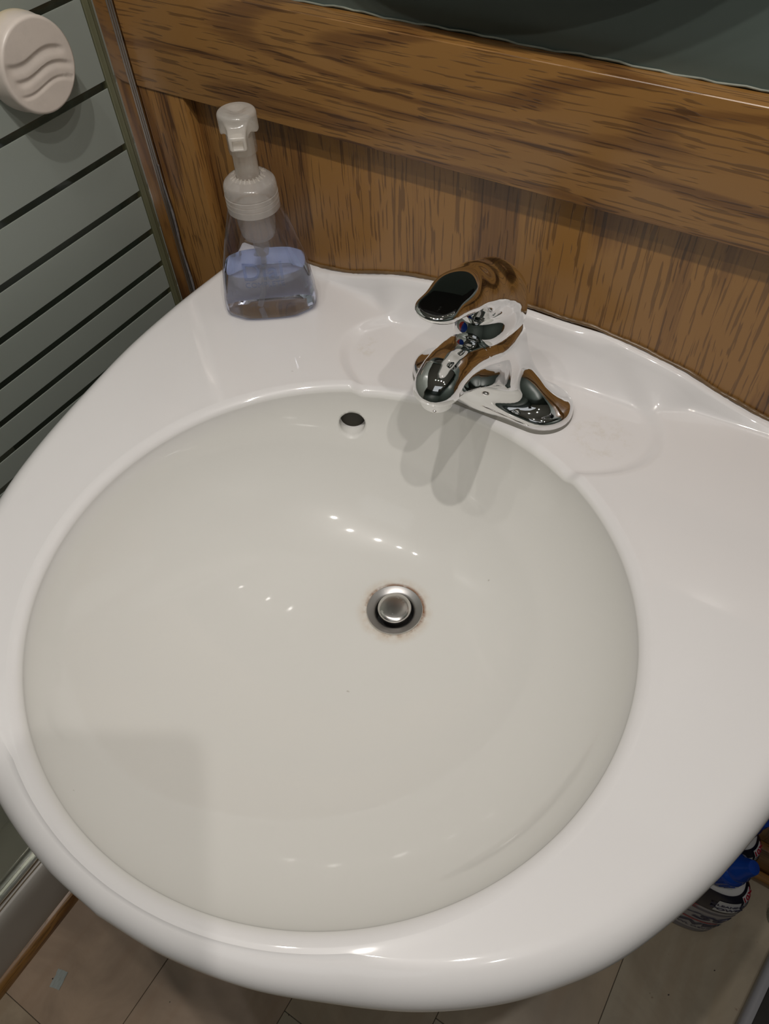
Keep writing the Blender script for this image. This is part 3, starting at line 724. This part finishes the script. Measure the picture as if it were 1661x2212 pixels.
def cleaner(loc, rz, label):
    t = thing('cleaner_bottle', label, 'cleaner bottle', loc, rz, 'toilet cleaner bottles on the floor')
    zz = [c[0] for c in CP]; zz = sorted(set(zz + [.03, .09, .15, .163, .188, .207, .220]))
    link('body', grid_me([[csurf(z, 2 * PI * i / 64) for i in range(64)] for z in zz], closed_u=True, cap0=True, cap1=True), M_cbody, t, smooth=True)
    lb = link('label_wrap', grid_me([[csurf(z, 2 * PI * i / 64, 0.0005) for i in range(64)] for z in (.150, .163, .175, .188, .200, .207, .214, .218)], closed_u=True), M_navy, t, smooth=True)
    link('front_label', cpatch(-2.75, -0.35, 0.030, 0.152, 0.0007), M_silver, t, smooth=True)
    link('label_foot', grid_me([[csurf(z, 2 * PI * i / 64, 0.0004) for i in range(64)] for z in (.004, .012, .025, .040)], closed_u=True), M_lgrey, t, smooth=True)
    link('side_label', cpatch(-0.37, 2.0, 0.040, 0.152, 0.0006), M_navy, t, smooth=True)
    link('label_band', cpatch(-2.6, -0.5, 0.134, 0.142, 0.0011, skew=-0.1), M_lgrey, t, smooth=True)
    link('red_band', cpatch(-2.4, -0.75, 0.078, 0.084, 0.0011), M_redt, t, smooth=True)
    link('power_panel', cpatch(-1.35, -0.62, 0.160, 0.200, 0.0010), M_white, t, smooth=True)
    link('strength_panel', cpatch(-0.50, 0.10, 0.186, 0.213, 0.0012), M_white, t, smooth=True)
    link('lettering', ctext('Lysol', 0.050, -1.45, 0.110, shear=0.4, bold=0.0006), M_navyt, t)
    link('lettering', ctext('POWER', 0.0230, -1.55, 0.063, bold=0.0009, sx=1.25), M_navyt, t)
    link('lettering', ctext('TOILET BOWL CLEANER', 0.0068, -1.55, 0.0450, bold=0.0002), M_navyt, t)
    link('lettering', ctext('10X', 0.018, -1.95, 0.148, bold=0.0007, off=0.0022), M_redt, t)
    link('lettering', ctext('CLEANING', 0.0085, -0.98, 0.1860, off=0.0018, bold=0.0002), M_navyt, t)
    link('lettering', ctext('POWER', 0.0120, -0.98, 0.1735, off=0.0018, bold=0.0004), M_navyt, t)
    link('lettering', ctext('10X', 0.0140, -0.20, 0.2040, off=0.0018, bold=0.0006), M_redt, t)
    link('lettering', ctext('POWER', 0.0060, -0.20, 0.1915, off=0.0018, bold=0.0002), M_navyt, t)
    T_ = Matrix.Translation((-0.006, 0, 0.235)) @ Matrix.Rotation(math.radians(26), 4, 'Y')
    cm_ = lathe([(0.0230, 0), (0.0245, .003), (0.0240, .028), (0.0225, .033), (0.0185, .037), (0.0175, .046), (0.0130, .052), (0.0110, .062), (0.0090, .067), (0.0005, .069)], 40); cm_.transform(T_)
    c = link('cap', cm_, M_blue, t); sharp(c, 35)
    for i in range(18):
        bm = bmesh.new(); bmesh.ops.create_cube(bm, size=1)
        for v in bm.verts: v.co = Vector((0.0243 + v.co.x * 0.0012, v.co.y * 0.0024, 0.0155 + v.co.z * 0.019))
        me = from_bm(bm); me.transform(T_ @ Matrix.Rotation(2 * PI * i / 18, 4, 'Z')); link('cap_rib', me, M_blue, c)
    return t
def copy_tree(o, parent=None):
    c = o.copy(); COL.objects.link(c); c.parent = parent
    for ch in [x for x in bpy.data.objects if x.parent == o]: copy_tree(ch, c)
    return c
c1 = cleaner((0.434, -0.1275, 0.0), math.radians(4), 'toilet cleaner bottle with blue cap on the floor, the nearer one showing its front label')
c2 = copy_tree(c1); c2.location = (0.430, -0.0590, 0.0); c2['label'] = 'toilet cleaner bottle half hidden behind the nearer one, against the baseboard'

# ------------------------------------------------------------ dark things at the right edge
bn = thing('waste_bin', 'black waste bin in the shadow at the right edge, behind the white-edged slab', 'bin', (0.668, -0.067, 0))
def sq_ring(h, z, r=0.02, n=8):
    out_ = []
    for cxx, cyy, a0 in ((h - r, h - r, 0), (-h + r, h - r, 90), (-h + r, -h + r, 180), (h - r, -h + r, 270)):
        for i in range(n + 1):
            a = math.radians(a0 + 90 * i / n); out_.append((cxx + r * math.cos(a), cyy + r * math.sin(a), z))
    return out_
def rect_ring(hx, hy, z, r=0.012): return [(x * (hx / 0.1), y * (hy / 0.1), z) for x, y, z in sq_ring(0.1, z, r)]
HBn = 0.25
sharp(link('body', grid_me([rect_ring(0.078, 0.028, 0.0), rect_ring(0.081, 0.030, 0.004), rect_ring(0.088, 0.033, HBn), rect_ring(0.085, 0.030, HBn), rect_ring(0.079, 0.027, 0.006)], closed_u=True, cap0=True, cap1=True), M_blk, bn), 40)
sharp(link('rim', grid_me([rect_ring(0.088, 0.033, HBn - 0.006), rect_ring(0.091, 0.036, HBn - 0.004), rect_ring(0.091, 0.036, HBn + 0.003), rect_ring(0.086, 0.031, HBn + 0.003)], closed_u=True, closed_v=True), M_blk, bn), 40)
sc = thing('bathroom_scale', 'low white-edged slab with dark top lying on the floor at the right edge', 'bathroom scale', (0.697, -0.315, 0), math.radians(-8))
sharp(link('base', box_me(-0.15, 0.15, -0.19, 0.19, 0.006, 0.032, 0.010, 4), simple('white_plastic', (0.30, 0.30, 0.32), 0.35, 0.05, 10), sc), 60)
sharp(link('mat', box_me(-0.136, 0.136, -0.176, 0.176, 0.0322, 0.0345, 0.001, 1), simple('dark_mat', (0.03, 0.028, 0.025), 0.7, 0.3, 90), sc), 60)
for a_ in (-1, 1):
    for b_ in (-1, 1): link('foot', lathe([(0.012, 0), (0.012, 0.007)], 20, a_ * 0.11, b_ * 0.11), M_blk, sc)
jr = thing('glass_jar', 'small clear ribbed glass jar on the floor at the right edge', 'jar', (0.578, -0.062, 0))
rings_ = []
for r, z in ((0.018, 0), (0.021, 0.002), (0.022, 0.03), (0.021, 0.034), (0.0235, 0.036), (0.0235, 0.040), (0.020, 0.0425), (0.006, 0.0425)):
    rings_.append([((r * (1 + 0.03 * (i % 2))) * math.cos(2 * PI * i / 72), (r * (1 + 0.03 * (i % 2))) * math.sin(2 * PI * i / 72), z) for i in range(72)])
link('jar_body', grid_me(rings_[:4], closed_u=True, cap0=True), mix_clear('ribbed_glass', (0.8, 0.85, 0.8), 0.05, 1.6, 0.15, (0.6, 0.62, 0.55)), jr)
link('jar_lid', grid_me(rings_[3:], closed_u=True, cap1=True), bpy.data.materials['ribbed_glass'], jr)
# scrap of paper stuck on the floor
bm = bmesh.new(); bmesh.ops.create_grid(bm, x_segments=6, y_segments=6, size=0.5)
for v in bm.verts: v.co = Vector((v.co.x * 0.017 + random.uniform(-.0006, .0006), v.co.y * 0.026 + random.uniform(-.0006, .0006), 0.0006 + 0.0009 * abs(math.sin(v.co.x * 7 + v.co.y * 3))))
bmesh.ops.solidify(bm, geom=list(bm.faces), thickness=0.0004)
o = link('paper_scrap', from_bm(bm), simple('grey_paper', (0.34, 0.37, 0.35), 0.8, 0.08, 90)); o.location = (-0.362, -0.742, 0.0003); o.rotation_euler = (0, 0, math.radians(15))
tag(o, 'small grey scrap of paper on the floor near the shower base', 'paper')

# ------------------------------------------------------------ just outside the picture: what shades the wall and the bowl
rm = thing('round_mirror', 'round dark-framed mirror hung above the panelling, its shadow on the green wall', 'mirror', (-0.05, YB, DZ + 0.585))
fr = lathe([(0.245, -0.040), (0.262, -0.044), (0.272, -0.034), (0.272, 0.0), (0.24, 0.0), (0.24, -0.032)], 128, cap0=False, cap1=False); fr.transform(Matrix.Rotation(math.radians(-90), 4, 'X'))
sharp(link('frame', fr, M_blk, rm), 40)
gl = lathe([(0.245, -0.032), (0.245, -0.0305)], 96); gl.transform(Matrix.Rotation(math.radians(-90), 4, 'X')); link('mirror_glass', gl, chrome('mirror_silver', (0.9, 0.9, 0.9), 0.01, 0.0), rm)

# the phone that takes the picture: its shadow falls into the bowl
ph = thing('smartphone', 'black smartphone held above the sink, seen only by its shadow in the bowl', 'phone')
w0, w1, h0, h1, r_ = -0.064, 0.013, -0.014, 0.134, 0.011
ol = []
for cx_, cy_, a0 in ((w1 - r_, h1 - r_, 0), (w0 + r_, h1 - r_, 90), (w0 + r_, h0 + r_, 180), (w1 - r_, h0 + r_, 270)):
    for i in range(9):
        a = math.radians(a0 + 90 * i / 8); ol.append((cx_ + r_ * math.cos(a), cy_ + r_ * math.sin(a)))
eye = Vector((0.218, -0.573, DZ + 0.5))
def pw(u, v, d): return tuple(eye + RIGHT * u + DOWN * v - FWD * d)
sharp(link('body', grid_me([[pw(u, v, d) for u, v in ol] for d in (0.002, 0.010)], closed_u=True, cap0=True, cap1=True), M_blk, ph), 40)
